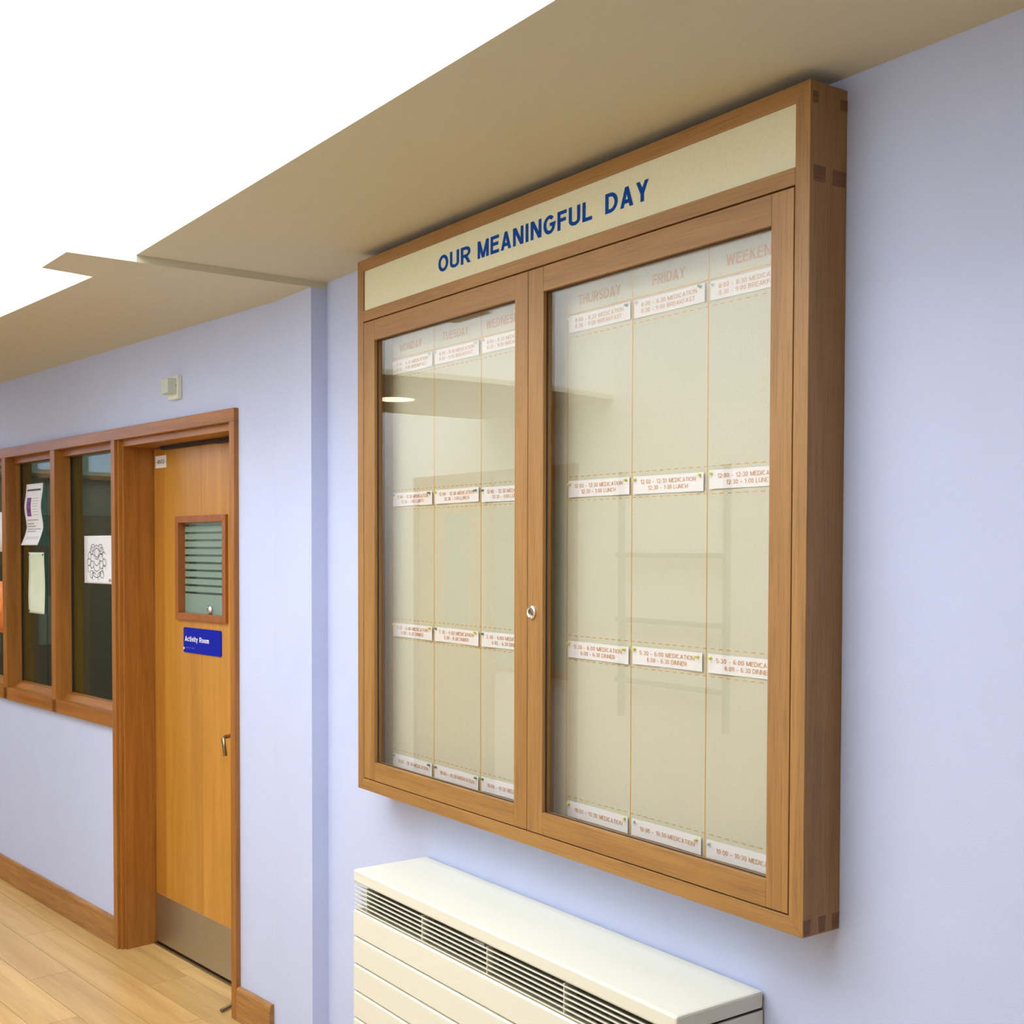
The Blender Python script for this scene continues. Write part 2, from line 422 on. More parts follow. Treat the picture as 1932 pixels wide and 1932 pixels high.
# lowered ceilings around the rooflight wells: solid bulkheads up to the roof
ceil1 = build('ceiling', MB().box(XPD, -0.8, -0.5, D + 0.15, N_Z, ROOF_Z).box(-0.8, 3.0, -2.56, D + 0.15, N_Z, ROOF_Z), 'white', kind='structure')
e0, e1, e2, e3 = far(0.02, -0.585), far(1.22, -0.585), far(2.58, -0.585), far(5.2, -0.585)
poly = [(XPD, D + 0.15), (-8.9, D - 0.3), (-8.9, e3[1]), (e2[0], e2[1]), (-6.2, -1.0), (-6.22, -2.0), (-6.2, -2.56)]
well_end = [(-4.95 + 0.12 * math.sin(math.pi * t / 8), -2.56 + (2.56 + e1[1]) * t / 8) for t in range(9)]
poly += well_end + [(-3.65, -0.546), (-3.623, -0.70), (XPD, -0.693)]
f = MB().prism_z(poly, F_Z, N_Z + 0.004).prism_z(poly, N_Z + 0.004, ROOF_Z)  # lower slab gives the step face the shaded soffit colour
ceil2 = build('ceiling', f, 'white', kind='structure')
for c_ in (ceil1, ceil2):          # well faces white where daylit; soffits keep the beige with their shade in it
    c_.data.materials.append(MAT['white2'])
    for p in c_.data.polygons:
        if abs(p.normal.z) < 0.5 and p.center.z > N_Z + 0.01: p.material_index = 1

build('lit_step_strip', MB().box(XPD, XPD + 0.001, -0.693, -0.5, F_Z + 0.001, N_Z + 0.006), 'white2', ceil2)  # thin added strip: step edge painted white where the well lights it

# rooflights
for i, (x0, x1, y0, y1) in enumerate(WELLS):
    r = root(f'window_{i + 5}', (x0, y0, ROOF_Z), kind='structure')
    m = MB()
    m.box(x0 - 0.1, x1 + 0.1, y0 - 0.1, y0, ROOF_Z, ROOF_Z + 0.1).box(x0 - 0.1, x1 + 0.1, y1, y1 + 0.1, ROOF_Z, ROOF_Z + 0.1)
    m.box(x0 - 0.1, x0, y0, y1, ROOF_Z, ROOF_Z + 0.1).box(x1, x1 + 0.1, y0, y1, ROOF_Z, ROOF_Z + 0.1)
    build('kerb', m, 'white2', r)

# floor: planks parallel to the far wall
fl = build('floor', MB().box(-9.5, 3.2, -3.6, 0.9, -0.08, -0.008), 'seam', frame=IDM, kind='structure')
BASE[fl] = (Vector((0, 0, 0)), FAR)
PW, V0 = 0.157, 0.057
fixed = {0: 0.7504, 1: 1.64, 2: 1.10, 3: 0.632}
def clear_of_room(sa, sb, va, vb):
    return False
for row in range(-1, 20):
    v1 = V0 - (row - 0) * PW; v0 = v1 - PW
    off = fixed.get(row, (row * 0.47) % 1.3)
    a = off - 1.31 * 8
    while a < 5.6:
        b_ = a + 1.31
        x0, x1 = -b_, -a
        pa, pb = FAR @ Vector((x0, (v0 + v1) / 2, 0)), FAR @ Vector((x1, (v0 + v1) / 2, 0))
        if pb.x > -8.9 and pa.x < 3.0 and max(pa.y, pb.y) > -2.75 and min(pa.y, pb.y) < 0.35:
            o = build('plank', MB().box(x0 + 0.0009, x1 - 0.0009, v0 + 0.0009, v1 - 0.0009, -0.012, 0.0), 'plank', frame=FAR, base=((x0 + x1) / 2, v0, 0))
            o.parent = fl
        a = b_

# baseboards
def skirting(name, s0, s1):
    build(name, MB().prism_x([(-0.018, 0), (0, 0), (0, 0.118), (-0.012, 0.118), (-0.018, 0.110)], -s1, -s0), 'skirt', base=(-s1, 0, 0), frame=FAR, bevel=0.0015, kind='structure')
skirting('baseboard_back', 1.255, 5.1)
skirting('baseboard_pillar', 0.006, 0.232)

# ---- timber screen: door frame and window frame in one run
scr = root('trim_1', (-1.2, 0, 0), FAR, kind='structure')
G = 0.06             # glass plane
FR = -0.018          # face of the frame
S_POST = [(0.232, 0.266), (1.219, 1.255)]
S_MUL = [(1.862, 1.912), (2.492, 2.542), (3.15, 3.2)]
build('head_rail', MB().box(-3.2, -0.232, FR, 0.03, 2.074, 2.12), 'framex', scr, bevel=0.0012)
build('door_post', MB().box(-0.266, -0.232, FR, 0.02, 0, 2.074), 'framez', scr, bevel=0.0012)
build('door_post', MB().box(-1.255, -1.219, FR, 0.05, 0, 2.074), 'framez', scr, bevel=0.0012)
build('door_lining', MB().box(-1.219, -1.205, -0.006, 0.16, 0, 2.074), 'framez', scr, bevel=0.001)
build('door_stop_bead', MB().box(-1.205, -1.192, 0.008, 0.16, 0, 2.052), 'framez', scr, bevel=0.001)
build('door_lining', MB().box(-0.266, -0.252, 0.02, 0.16, 0, 2.074), 'framez', scr, bevel=0.001)
build('head_lining', MB().box(-1.205, -0.266, 0.008, 0.16, 2.048, 2.074), 'framex', scr, bevel=0.001)
for a, b in S_MUL:
    build('mullion', MB().box(-b, -a, FR, G + 0.05, 0.905, 2.074), 'framez', scr, bevel=0.0012)
build('window_post', MB().box(-1.255, -1.235, 0.05, G + 0.05, 0.905, 2.074), 'framez', scr)
build('bottom_rail', MB().box(-3.2, -1.255, FR, G + 0.05, 0.905, 0.962), 'framex', scr, bevel=0.0012)
bays = [(1.255, 1.862), (1.912, 2.492), (2.542, 3.15)]
for i, (a, b) in enumerate(bays):
    wr = root(f'window_{i + 1}', (-b, G, 0.962), FAR, kind='structure')
    build('glass_pane', MB().box(-b, -a, G, G + 0.006, 0.97, 2.065), 'win_glass', wr)
    build('sill_bead', MB().prism_x([(0.018, 0.962), (G, 0.962), (G, 0.992), (0.040, 0.988), (0.026, 0.976)], -b, -a), 'framex', wr)
    build('head_bead', MB().box(-b, -a, 0.022, G, 2.046, 2.074), 'framex', wr, bevel=0.001)
    build('side_bead', MB().box(-b, -b + 0.004, G - 0.006, G, 0.99, 2.046), 'dark', wr)

# ---- door
DO = 0.138
dr = root('door_1', (-1.19, DO, 0), FAR, kind='structure')
build('door_leaf', MB().box(-1.188, -1.098, DO, DO + 0.044, 0.012, 2.044), 'lipz', dr)
vx0, vx1, vz0, vz1 = -0.972, -0.575, 1.366, 1.757
vj = -0.775          # joint between the two veneer leaves
for xa, xb, va, vb in ((-1.098, vx0, vx0, vj), (vx1, -0.27, vj, vx1)):
    build('door_veneer', MB().box(xa, xb, DO, DO + 0.044, 0.012, 2.044).box(va, vb, DO, DO + 0.044, 0.012, vz0).box(va, vb, DO, DO + 0.044, vz1, 2.044), 'doorz', dr)
for xj, za, zb in ((vj, 0.22, 1.22), (vj, 1.775, 2.04), (-1.098, 0.214, 2.04)):
    build('veneer_joint', MB().box(xj - 0.0008, xj + 0.0008, DO - 0.0004, DO, za, zb), 'lipz', dr)
b = MB()
o0, i0 = 0.016, 0.016
def ring(mb, x0, x1, z0, z1, t, y0, y1):
    mb.prism_y([(x0, z0), (x1, z0), (x1 - t, z0 + t), (x0 + t, z0 + t)], y0, y1)
    mb.prism_y([(x1, z0), (x1, z1), (x1 - t, z1 - t), (x1 - t, z0 + t)], y0, y1)
    mb.prism_y([(x1, z1), (x0, z1), (x0 + t, z1 - t), (x1 - t, z1 - t)], y0, y1)
    mb.prism_y([(x0, z1), (x0, z0), (x0 + t, z0 + t), (x0 + t, z1 - t)], y0, y1)
    return mb
bead = build('vision_panel_bead', ring(MB(), vx0 - 0.008, vx1 + 0.008, vz0 - 0.008, vz1 + 0.008, 0.026, DO - 0.012, DO + 0.03), 'beadz', dr, bevel=0.001)
build('vision_glass', MB().box(vx0 + 0.01, vx1 - 0.01, DO + 0.022, DO + 0.027, vz0 + 0.01, vz1 - 0.01), 'win_glass', dr)
gz0, gz1 = vz0 + 0.018, vz1 - 0.018
tops = [1.7395 - 0.02655 * k for k in range(10)]
fm = [(gz1, tops[0] + 0.001)]
edges = [1.7325 - 0.0294 * k for k in range(10)]
prev = gz1
for k, e in enumerate(edges):
    build('frosted_strip', MB().box(vx0 + 0.018, vx1 - 0.018, DO + 0.0185, DO + 0.0215, e, prev), 'frost', dr)
    prev = e - 0.0085
build('frosted_strip', MB().box(vx0 + 0.018, vx1 - 0.018, DO + 0.0185, DO + 0.0215, gz0, prev), 'frost', dr)
build('vision_knob', MB().lathe_y([(0.019, DO + 0.018), (0.019, DO + 0.012), (0.014, DO + 0.006), (0.008, DO + 0.006), (0.007, DO + 0.014)], -0.742 , 1.401, 20), 'chrome', dr, smooth=False)
build('kick_plate', MB().box(-1.186, -0.275, DO - 0.0015, DO, 0.014, 0.212), 'steel', dr)
hx, hz = -0.511, 0.944
build('door_handle', MB().tube([(hx - 0.0, DO + 0.0, hz + 0.004), (hx, DO - 0.045, hz), (hx + 0.002, DO - 0.054, hz - 0.006), (hx + 0.022, DO - 0.056, hz - 0.066)], 0.0075, 12), 'bronze', dr, smooth=True)
build('door_threshold', MB().box(-1.2, -0.266, DO - 0.012, DO + 0.05, -0.004, 0.006), 'bronze', base=(-0.7, DO, 0), frame=FAR, kind='structure', label='dull brass threshold strip under the activity room door', cat='threshold')

clo = root('door_closer', (-0.8, 0.12, 2.03), FAR, label='black slide rail of a door closer under the door head', cat='door closer')
build('slide_rail', MB().box(-1.08, -0.38, 0.112, 0.137, 2.034, 2.048), 'dark', clo, bevel=0.002)
build('arm', MB().box(-0.62, -0.40, 0.115, 0.130, 2.030, 2.034), 'gasket', clo)

# sign and sticker on the door
sg = root('door_sign', (-0.77, DO - 0.003, 1.228), FAR, label='blue plastic door sign reading Activity Room on the orange wooden door', cat='sign')
def rrect(x0, x1, z0, z1, r, n=4):
    p = []
    for cx, cz, a0 in ((x1 - r, z0 + r, -90), (x1 - r, z1 - r, 0), (x0 + r, z1 - r, 90), (x0 + r, z0 + r, 180)):
        p += [(cx + r * math.cos(math.radians(a0 + 90 * k / n)), cz + r * math.sin(math.radians(a0 + 90 * k / n))) for k in range(n + 1)]
    return p
build('plate', MB().prism_y(rrect(-0.925, -0.617, 1.229, 1.327, 0.008), DO - 0.004, DO), 'sign_blue', sg)
build('lettering', text(MB(), 'Activity Room', -0.911, -0.713, 1.268, 1.2935, DO - 0.0045, 0.17), 'sign_white', sg)
random.seed(3)
pl = []
for k in range(9):
    x = -0.908 + k * 0.0088
    if k == 5: continue
    pl.append([(x, 1.247 + 0.004 * random.random()), (x + 0.003, 1.2435 + 0.004 * random.random()), (x + 0.006, 1.249 + 0.002 * random.random())])
build('small_print', strokes(MB(), pl, DO - 0.0045, 0.0015), 'sign_pale', sg)
build('white_mark', MB().lathe_y([(0.0045, DO - 0.0046), (0.0045, DO - 0.004)], -0.9205, 1.2445, 14), 'sign_white', sg)
st = root('door_sticker', (-1.13, DO - 0.002, 1.965), FAR, label='small square white sticker with black numerals in the top corner of the door', cat='sticker')
build('card', MB().box(-1.172, -1.075, DO - 0.002, DO, 1.965, 2.0145), 'paper', st)
build('numerals', text(MB(), '\u20224602\u2022', -1.166, -1.081, 1.982, 1.998, DO - 0.0025, 0.15), 'black_ink', st)
ds = root('door_stop', (-0.30, -0.05, 0), FAR, label='small dark metal door stop bar on the floor by the door post', cat='door stop')
q0, q1 = FAR.inverted() @ Vector((-3.999, -0.017, 0)), FAR.inverted() @ Vector((-4.03, 0.045, 0))
build('bar', MB().tube([(q0.x, q0.y, 0.008), (q1.x, q1.y, 0.010)], 0.006, 10), 'bronze', ds, smooth=False)
build('foot', MB().box(q1.x - 0.012, q1.x + 0.008, q1.y - 0.006, q1.y + 0.012, 0, 0.018), 'bronze', ds, bevel=0.001)

# alarm sensor above the door
pr = root('motion_sensor', (-0.70, 0, 2.19), FAR, label='small white motion sensor box on the lilac wall above the door', cat='sensor')
build('base', MB().box(-0.730, -0.652, -0.020, 0, 2.190, 2.276), 'pir', pr, bevel=0.003)
hd = build('detector_head', MB().prism_z([(-0.728, -0.048), (-0.662, -0.054), (-0.656, -0.019), (-0.722, -0.019)], 2.208, 2.264), 'pir_lens', pr, bevel=0.003)
build('indicator', MB().lathe_y([(0.003, -0.024), (0.003, -0.0215)], -0.659, 2.238, 10), 'dark', pr)

# ------------------------------------------------------------------ papers on the windows
def sheet(name, s0, s1, z0, z1, curve, mat, label, cat='paper', cols=6, rows=24, skew=0.0):
    """thin paper sheet on the glass; curve(t, c) is its distance from the glass at height t, width c"""
    m = MB(); vs = []; n = cols + 1
    for side in (0, 0.0006):
        for r in range(rows + 1):
            t = r / rows
            for c in range(n):
                cc = c / cols
                vs.append((-s1 + (s1 - s0) * cc + skew * (1 - t), G - 0.001 - curve(t, cc) - side, z0 + (z1 - z0) * t))
    fs = []; N = n * (rows + 1)
    for r in range(rows):
        for c in range(cols):
            i = r * n + c
            fs += [(i, i + n, i + n + 1, i + 1), (N + i, N + i + 1, N + i + n + 1, N + i + n)]
    for r in range(rows):
        for c in (0, cols):
            i = r * n + c; fs.append((i, i + n, N + i + n, N + i))
    for r in (0, rows):
        for c in range(cols):
            i = r * n + c; fs.append((i, i + 1, N + i + 1, N + i))
    m.add(vs, fs)
    return build(name, m, mat, base=(-(s0 + s1) / 2, G, z0), frame=FAR, smooth=True, label=label, cat=cat)

def on_sheet(curve, z0, z1, mb, lift=0.0012):
    """lays flat print on a curved sheet"""
    mb.v = [(x, G - 0.001 - curve((z - z0) / (z1 - z0), 0.5) - lift, z) for x, _, z in mb.v]
    return mb

p1z0, p1z1 = 1.652, 1.945
c1 = lambda t, c: 0.012 * math.exp(-((t - 0.62) / 0.22) ** 2) + 0.03 * max(0, 0.3 - t) ** 1.3 / 0.3 ** 1.3 + 0.001
P1 = sheet('paper_notice', 2.20, 2.415, p1z0, p1z1, c1, 'notice_paper', 'curled white printed notice with a purple picture taped to the window', 'notice')
def bars(lst, lx, dz):
    m = MB()
    for s_a, s_b, zc, h in lst:
        n = max(1, int((s_b - s_a) / 0.02))
        for k in range(n):
            xa = -s_b + (s_b - s_a) * k / n; xb = -s_b + (s_b - s_a) * (k + 0.86) / n
            m.add([(xa, 0, zc - h / 2), (xb, 0, zc - h / 2), (xb, 0, zc + h / 2), (xa, 0, zc + h / 2)], [(0, 1, 2, 3)])
    return m
build('picture', on_sheet(c1, p1z0, p1z1, MB().add([(-2.385 + 0.055 * i, 0, 1.79 + 0.0148 * k) for k in range(7) for i in range(2)], [(2 * k, 2 * k + 1, 2 * k + 3, 2 * k + 2) for k in range(6)])), 'purple', P1)
build('title_print', on_sheet(c1, p1z0, p1z1, bars([(2.22, 2.395, 1.915, 0.009)], 0, 0)), 'black_ink', P1)
build('print', on_sheet(c1, p1z0, p1z1, bars([(2.25, 2.39, 1.772, 0.005), (2.31, 2.395, 1.755, 0.006), (2.29, 2.395, 1.742, 0.006), (2.225, 2.39, 1.729, 0.005), (2.28, 2.39, 1.718, 0.005)], 0, 0)), 'grey_ink', P1)
build('fine_print', on_sheet(c1, p1z0, p1z1, bars([(2.235, 2.31, 1.875 - 0.013 * k, 0.002) for k in range(7)], 0, 0)), 'grey_ink', P1)
build('foot_print', on_sheet(c1, p1z0, p1z1, bars([(2.22, 2.39, 1.690, 0.002), (2.22, 2.39, 1.683, 0.002)], 0, 0)), 'grey_ink', P1)

c2 = lambda t, c: 0.003 + 0.002 * math.sin(t * 6 + c * 2)
P2 = sheet('card', 2.188, 2.395, 1.327, 1.618, c2, 'green_paper', 'blank pale green card taped to the window under the curled notice', 'card')
for (sx, zz) in ((-2.385, 1.607), (-2.2, 1.607), (-2.385, 1.338)):
    build('fixing', MB().lathe_y([(0.004, G - 0.010), (0.004, G - 0.0055)], sx, zz, 8), 'black_ink', P2)

c3 = lambda t, c: 0.002 + 0.003 * (1 - c)
p3z0, p3z1 = 1.486, 1.692
P3 = sheet('line_drawing', 1.392, 1.709, p3z0, p3z1, c3, 'notice_paper', 'white sheet with a black outline drawing of rounded scales on the window beside the door', 'drawing')
random.seed(11)
paths = []
cx, cz, rx, rz = -1.575, 1.578, 0.098, 0.060
def blob(px, pz, ax, az, n=7, a0=0.0, a1=360.0, jit=0.12):
    r = []
    for k in range(n + 1):
        a = math.radians(a0 + (a1 - a0) * k / n)
        j = 1 + jit * (random.random() - 0.5)
        r.append((px + ax * math.cos(a) * j, pz + az * math.sin(a) * j))
    if a1 - a0 >= 360: r[-1] = r[0]
    return r
for k in range(4):
    paths.append(blob(cx, cz + 0.032 - 0.026 * k, 0.024 + 0.004 * k, 0.020, 8, 180, 360))
paths += [blob(cx, cz + 0.040, 0.024, 0.020, 8), blob(cx, cz + 0.062, 0.024, 0.010, 7, 10, 170)]
for sgn in (-1, 1):
    for k, (dx, dz) in enumerate(((0.052, 0.050), (0.075, 0.028), (0.082, 0.000), (0.075, -0.030), (0.055, -0.052), (0.045, 0.020), (0.050, -0.010), (0.030, -0.060), (0.040, 0.062))):
        paths.append(blob(cx + sgn * dx, cz + dz, 0.019, 0.0165, 7, 20 if k % 2 else -160, 250 if k % 2 else 200, 0.25))
build('outline', on_sheet(lambda t, c: 0.005, p3z0, p3z1, strokes(MB(), paths, 0, 0.0022)), 'black_ink', P3)
sig = [[(-1.452 + 0.004 * k, 1.497 + 0.006 * random.random()) for k in range(10)], [(-1.445, 1.506), (-1.43, 1.507)]]
build('signature', on_sheet(lambda t, c: 0.005, p3z0, p3z1, strokes(MB(), sig, 0, 0.0025)), 'black_ink', P3)
c4 = lambda t, c: 0.003
sheet('leaflet', 2.69, 2.90, 1.62, 1.82, c4, 'notice_paper', 'white leaflet on the window farthest from the door', 'leaflet', cols=2, rows=2)
sheet('leaflet', 2.69, 2.90, 1.21, 1.47, c4, 'orange_paper', 'orange patterned leaflet below the white leaflet on the farthest window', 'leaflet', cols=2, rows=2)

# ------------------------------------------------------------------ notice cabinet
CX0, CX1, CZ0, CZ1 = -3.0153, -1.3902, 0.9584, 2.4421
T = 0.033
IX0, IX1, IZ0 = CX0 + T, CX1 - T, CZ0 + 0.0315
PY = 0.07
cab = root('notice_cabinet', ((CX0 + CX1) / 2, D, CZ0), label='large oak wall notice cabinet with two glazed doors and a header reading OUR MEANINGFUL DAY', cat='notice board')
top_i = 2.411
build('top_panel', MB().prism_y([(CX0, CZ1), (IX0, top_i), (IX1, top_i), (CX1, CZ1)], 0, D), 'oakx', cab, bevel=0.0012)
build('bottom_panel', MB().prism_y([(CX0, CZ0), (CX1, CZ0), (IX1, IZ0), (IX0, IZ0)], 0, D), 'oakx', cab, bevel=0.0012)
build('side_panel', MB().prism_y([(CX0, CZ0), (IX0, IZ0), (IX0, top_i), (CX0, CZ1)], 0, D), 'oakz', cab, bevel=0.0012)
sp = build('side_panel', MB().prism_y([(CX1, CZ0), (CX1, CZ1), (IX1, top_i), (IX1, IZ0)], 0, D), 'oakz', cab, bevel=0.0012)
MRZ0, MRZ1 = 2.270, 2.3005
build('middle_rail', MB().box(IX0, IX1, 0, D, MRZ0, MRZ1), 'oakx', cab, bevel=0.001)
for y0, y1, z0, z1 in ((0.010, 0.040, 2.272, 2.299), (0.060, 0.093, 2.272, 2.299), (0.078, 0.0965, 2.405, 2.424), (0.006, 0.02, 2.405, 2.424)):
    build('joint_tenon', MB().box(CX1 - 0.01, CX1 + 0.0004, y0, y1, z0, z1), 'oakend', sp)
for ya, yb in ((0.002, 0.020), (0.042, 0.060), (0.078, 0.0965)):
    build('joint_dovetail', MB().prism_x([(ya, CZ0 + 0.003), (yb - 0.003, CZ0 + 0.003), (yb, CZ0 + 0.031), (ya - 0.002, CZ0 + 0.031)], CX1 - 0.01, CX1 + 0.0004), 'oakend', sp)
hp = build('header_panel', MB().box(IX0, IX1, 0.005, 0.02, MRZ1, top_i), 'header', cab)
for word, wa, wb in (('OUR', -2.595, -2.447), ('MEANINGFUL', -2.417, -1.983), ('DAY', -1.940, -1.806)):
    build('lettering', text(MB(), word, wa, wb, 2.335, 2.3765, 0.0045, 0.19), 'blue_ink', hp)
DIV = (-2.222, -2.193)
build('divider', MB().box(DIV[0], DIV[1], 0.026, D, IZ0, MRZ0), 'oakz', cab)
build('lining_board', MB().box(IX0, IX1, 0.084, D, IZ0, MRZ0), 'panel', cab)
COLS = [[-2.940, -2.7185, -2.4965, -2.275], [-2.1465, -1.9255, -1.7015, -1.479]]
DAYS = [['MONDAY', 'TUESDAY', 'WEDNESDAY'], ['THURSDAY', 'FRIDAY', 'WEEKEND']]
HEADS = {'MONDAY': (-2.898, -2.782), 'TUESDAY': (-2.676, -2.555), 'WEDNESDAY': (-2.474, -2.300), 'THURSDAY': (-2.109, -1.966), 'FRIDAY': (-1.864, -1.768), 'WEEKEND': (-1.654, -1.520)}
ZHEAD = 2.1655
ROWS = [('breakfast', 2.1595, 2.1225, ('8:00 - 8:30 MEDICATION', '8:30 - 9:00 BREAKFAST')),
        ('lunch', 1.7915, 1.7545, ('12:00 - 12:30 MEDICATION', '12:30 - 1:00 LUNCH')),
        ('dinner', 1.4310, 1.3935, ('5:30 - 6:00 MEDICATION', '6:00 - 6:30 DINNER')),
        ('bedtime', 1.0640, 1.0275, ('10:00 - 10:30 MEDICATION', None))]
DASH = [2.1135, 1.8005, 1.7465, 1.4415, 1.3865, 1.0735]
for k, (bx0, bx1) in enumerate(((IX0, DIV[0]), (DIV[1], IX1))):
    bp = build('back_panel', MB().box(bx0, bx1, PY, 0.084, IZ0, MRZ0), 'panel', cab)
    for x in COLS[k]:
        build('column_line', MB().box(x - 0.0011, x + 0.0011, PY - 0.0006, PY, 1.022, 2.235), 'line_ink', bp)
    build('heading_line', MB().box(COLS[k][0], COLS[k][3], PY - 0.0006, PY, ZHEAD - 0.001, ZHEAD + 0.001), 'line_ink', bp)
    for z in DASH:
        m = MB(); x = COLS[k][0] + 0.006
        while x < COLS[k][3]:
            m.box(x, x + 0.0105, PY - 0.0006, PY, z - 0.0009, z + 0.0009); x += 0.0215
        build('dashed_line', m, 'line_ink', bp)
    for day in DAYS[k]:
        a, b_ = HEADS[day]
        build('day_heading', text(MB(), day, a, b_, 2.1825, 2.2045, PY - 0.0007, 0.17), 'heading_ink', bp)

# doors
DT = 0.024
GY = 0.013
def cab_door(x0, x1, a, b_, locked):
    z0, z1, oz0, oz1 = 0.9925, 2.2670, 1.0425, 2.2115
    dd = build('cabinet_door', MB().box(a, b_, GY, GY + 0.004, oz0, oz1), 'glass', cab)      # the pane; its timber frame follows
    build('stile', MB().box(x0, a, 0.0005, DT, z0, z1), 'oakz', dd, bevel=0.001)
    build('stile', MB().box(b_, x1, 0.0005, DT, z0, z1), 'oakz', dd, bevel=0.001)
    build('rail', MB().box(a, b_, 0.0005, DT, oz1, z1), 'oakx', dd, bevel=0.0008)
    build('rail', MB().box(a, b_, 0.0005, DT, z0, oz0), 'oakx', dd, bevel=0.0008)
    build('gasket', ring(MB(), a, b_, oz0, oz1, 0.0016, GY - 0.0035, GY), 'gasket', dd)
    if locked:
        build('lock', MB().lathe_y([(0.0155, 0.0005), (0.0155, -0.003), (0.0125, -0.0055), (0.0085, -0.0045), (0.008, -0.0015)], -2.1865, 1.4935, 28), 'chrome', dd)
        build('keyhole', MB().lathe_y([(0.0075, -0.0014), (0.0075, -0.0026), (0.004, -0.0032)], -2.1865, 1.4935, 16).box(-2.1875, -2.1855, -0.0036, -0.003, 1.4895, 1.4975), 'bronze', dd)
    return dd
cab_door(IX0 + 0.002, -2.2062, -2.9195, -2.2565, False)
cab_door(-2.2042, IX1 - 0.0025, -2.1475, -1.4775, True)

# paper slips and pins in the cabinet
slip_mesh, slip_text = {}, {}
SW, OFF = 0.208, 0.0045
def slip(day, row, x, ztop, zbot, lines):
    h = ztop - zbot
    base = (x, PY, zbot)
    if row not in slip_mesh:
        m = MB()
        n = 6
        vs = []
        for yy in (0, 0.0005):
            for zz in (0, h):
                vs += [(SW * i / n, -(OFF * (0.35 + 0.65 * abs(i / n * 2 - 1)) ** 1.0) + yy, zz) for i in range(n + 1)]
        q = n + 1; fs = []
        for i in range(n):
            fs += [(i, i + 1, q + i + 1, q + i), (2 * q + i, 3 * q + i, 3 * q + i + 1, 2 * q + i + 1), (i, 2 * q + i, 2 * q + i + 1, i + 1), (q + i, q + i + 1, 3 * q + i + 1, 3 * q + i)]
        fs += [(0, q, 3 * q, 2 * q), (n, 2 * q + n, 3 * q + n, q + n)]
        m.add(vs, fs)
        t = MB()
        if lines[1]:
            text(t, lines[0], 0.022, 0.186, h * 0.56, h * 0.80, 0, 0.115)
            w2 = {'8': 0.158, '1': 0.118, '6': 0.118}[lines[1][0]]
            x2 = 0.022 if lines[1].startswith('8') else 0.104 - w2 / 2
            text(t, lines[1], x2, x2 + w2, h * 0.20, h * 0.44, 0, 0.115)
        else:
            text(t, lines[0], 0.026, 0.190, h * 0.38, h * 0.64, 0, 0.115)
        t.v = [(a, -(OFF * (0.35 + 0.65 * abs(a / SW * 2 - 1))) - 0.0007 + d_, c) for a, d_, c in t.v]
        o = build('paper_slip', m, 'paper'); slip_mesh[row] = o.data
        l = build('lettering', t, 'orange_ink'); slip_text[row] = l.data
    else:
        o = bpy.data.objects.new('paper_slip', slip_mesh[row]); COL.objects.link(o)
        l = bpy.data.objects.new('lettering', slip_text[row]); COL.objects.link(l)
    o.location = base; o.rotation_euler = (0, random.uniform(-0.006, 0.006), 0)
    l.parent = o
    reads = {'breakfast': 'medication and BREAKFAST', 'lunch': 'medication and LUNCH', 'dinner': 'medication and DINNER', 'bedtime': '10:00 - 10:30 MEDICATION'}[row]
    tag(o, f'white paper slip giving {reads} times under the heading {day.upper()}', 'paper slip', 'timetable slips in the notice cabinet')

pin_mesh = {}
def pin(x, z, kind, label):
    if kind not in pin_mesh:
        m = MB().lathe_y([(0.0010, -0.0005), (0.0010, -0.0048), (0.0034, -0.005), (0.0034, -0.0062), (0.0022, -0.0072), (0.0022, -0.0098), (0.0031, -0.0108), (0.0026, -0.012)], 0, 0, 10)
        o = build('drawing_pin', m, kind); pin_mesh[kind] = o.data
    else:
        o = bpy.data.objects.new('drawing_pin', pin_mesh[kind]); COL.objects.link(o)
    o.location = (x, PY, z); o.rotation_euler = (random.uniform(-0.25, 0.25), 0, random.uniform(-0.3, 0.3))
    tag(o, label, 'pin', 'drawing pins in the paper slips')

random.seed(5)
KN = {'pin_yellow': 'yellow', 'pin_green': 'green', 'pin_clear': 'pale'}
for k in (0, 1):
    for c in range(3):
        day = DAYS[k][c].capitalize()
        x = COLS[k][c] + 0.0095
        for (row, zt, zb, lines) in ROWS:
            dz = random.uniform(-0.0015, 0.0015)
            slip(day, row, x, zt + dz, zb + dz, lines)
            for side, px in (('left', x + 0.007), ('right', x + SW - 0.011)):
                if row == 'lunch' and k == 1 or row == 'dinner' and k == 1: kind = 'pin_yellow'
                elif row == 'breakfast': kind = random.choice(['pin_green', 'pin_clear', 'pin_clear'])
                elif row == 'bedtime' and k == 1: kind = 'pin_yellow' if side == 'right' or c == 0 else 'pin_clear'
                else: kind = random.choice(['pin_green', 'pin_yellow', 'pin_green'])
                pin(px, zt + dz - 0.0065, kind, f'{KN[kind]} pin in the upper {side} corner of the {row} slip under {day}')

# ------------------------------------------------------------------ convector heater
RX0, RX1, RY0, RZ1 = -2.795, -1.565, -0.133, 0.794
rad = root('convector_heater', ((RX0 + RX1) / 2, D, 0.08), label='cream enamelled wall convector heater with a slatted grille below the notice cabinet', cat='heater')
build('top_cover', MB().box(RX0, RX1, RY0, D - 0.004, RZ1 - 0.034, RZ1), 'rad', rad, bevel=0.005)
GZ1, GZ0 = RZ1 - 0.036, 0.689
build('casing', MB().box(RX0 + 0.03, RX1 - 0.004, RY0 + 0.045, D - 0.004, 0.08, GZ1).box(RX1 - 0.02, RX1 - 0.003, RY0 + 0.004, D - 0.004, 0.08, GZ1), 'rad_in', rad)
build('end_panel', MB().box(RX1 - 0.004, RX1 - 0.001, RY0 + 0.003, D - 0.004, 0.08, GZ1 - 0.002), 'rad', rad)
build('end_panel', MB().box(RX0 + 0.001, RX0 + 0.004, RY0 + 0.03, D - 0.004, 0.08, GZ0), 'rad', rad)
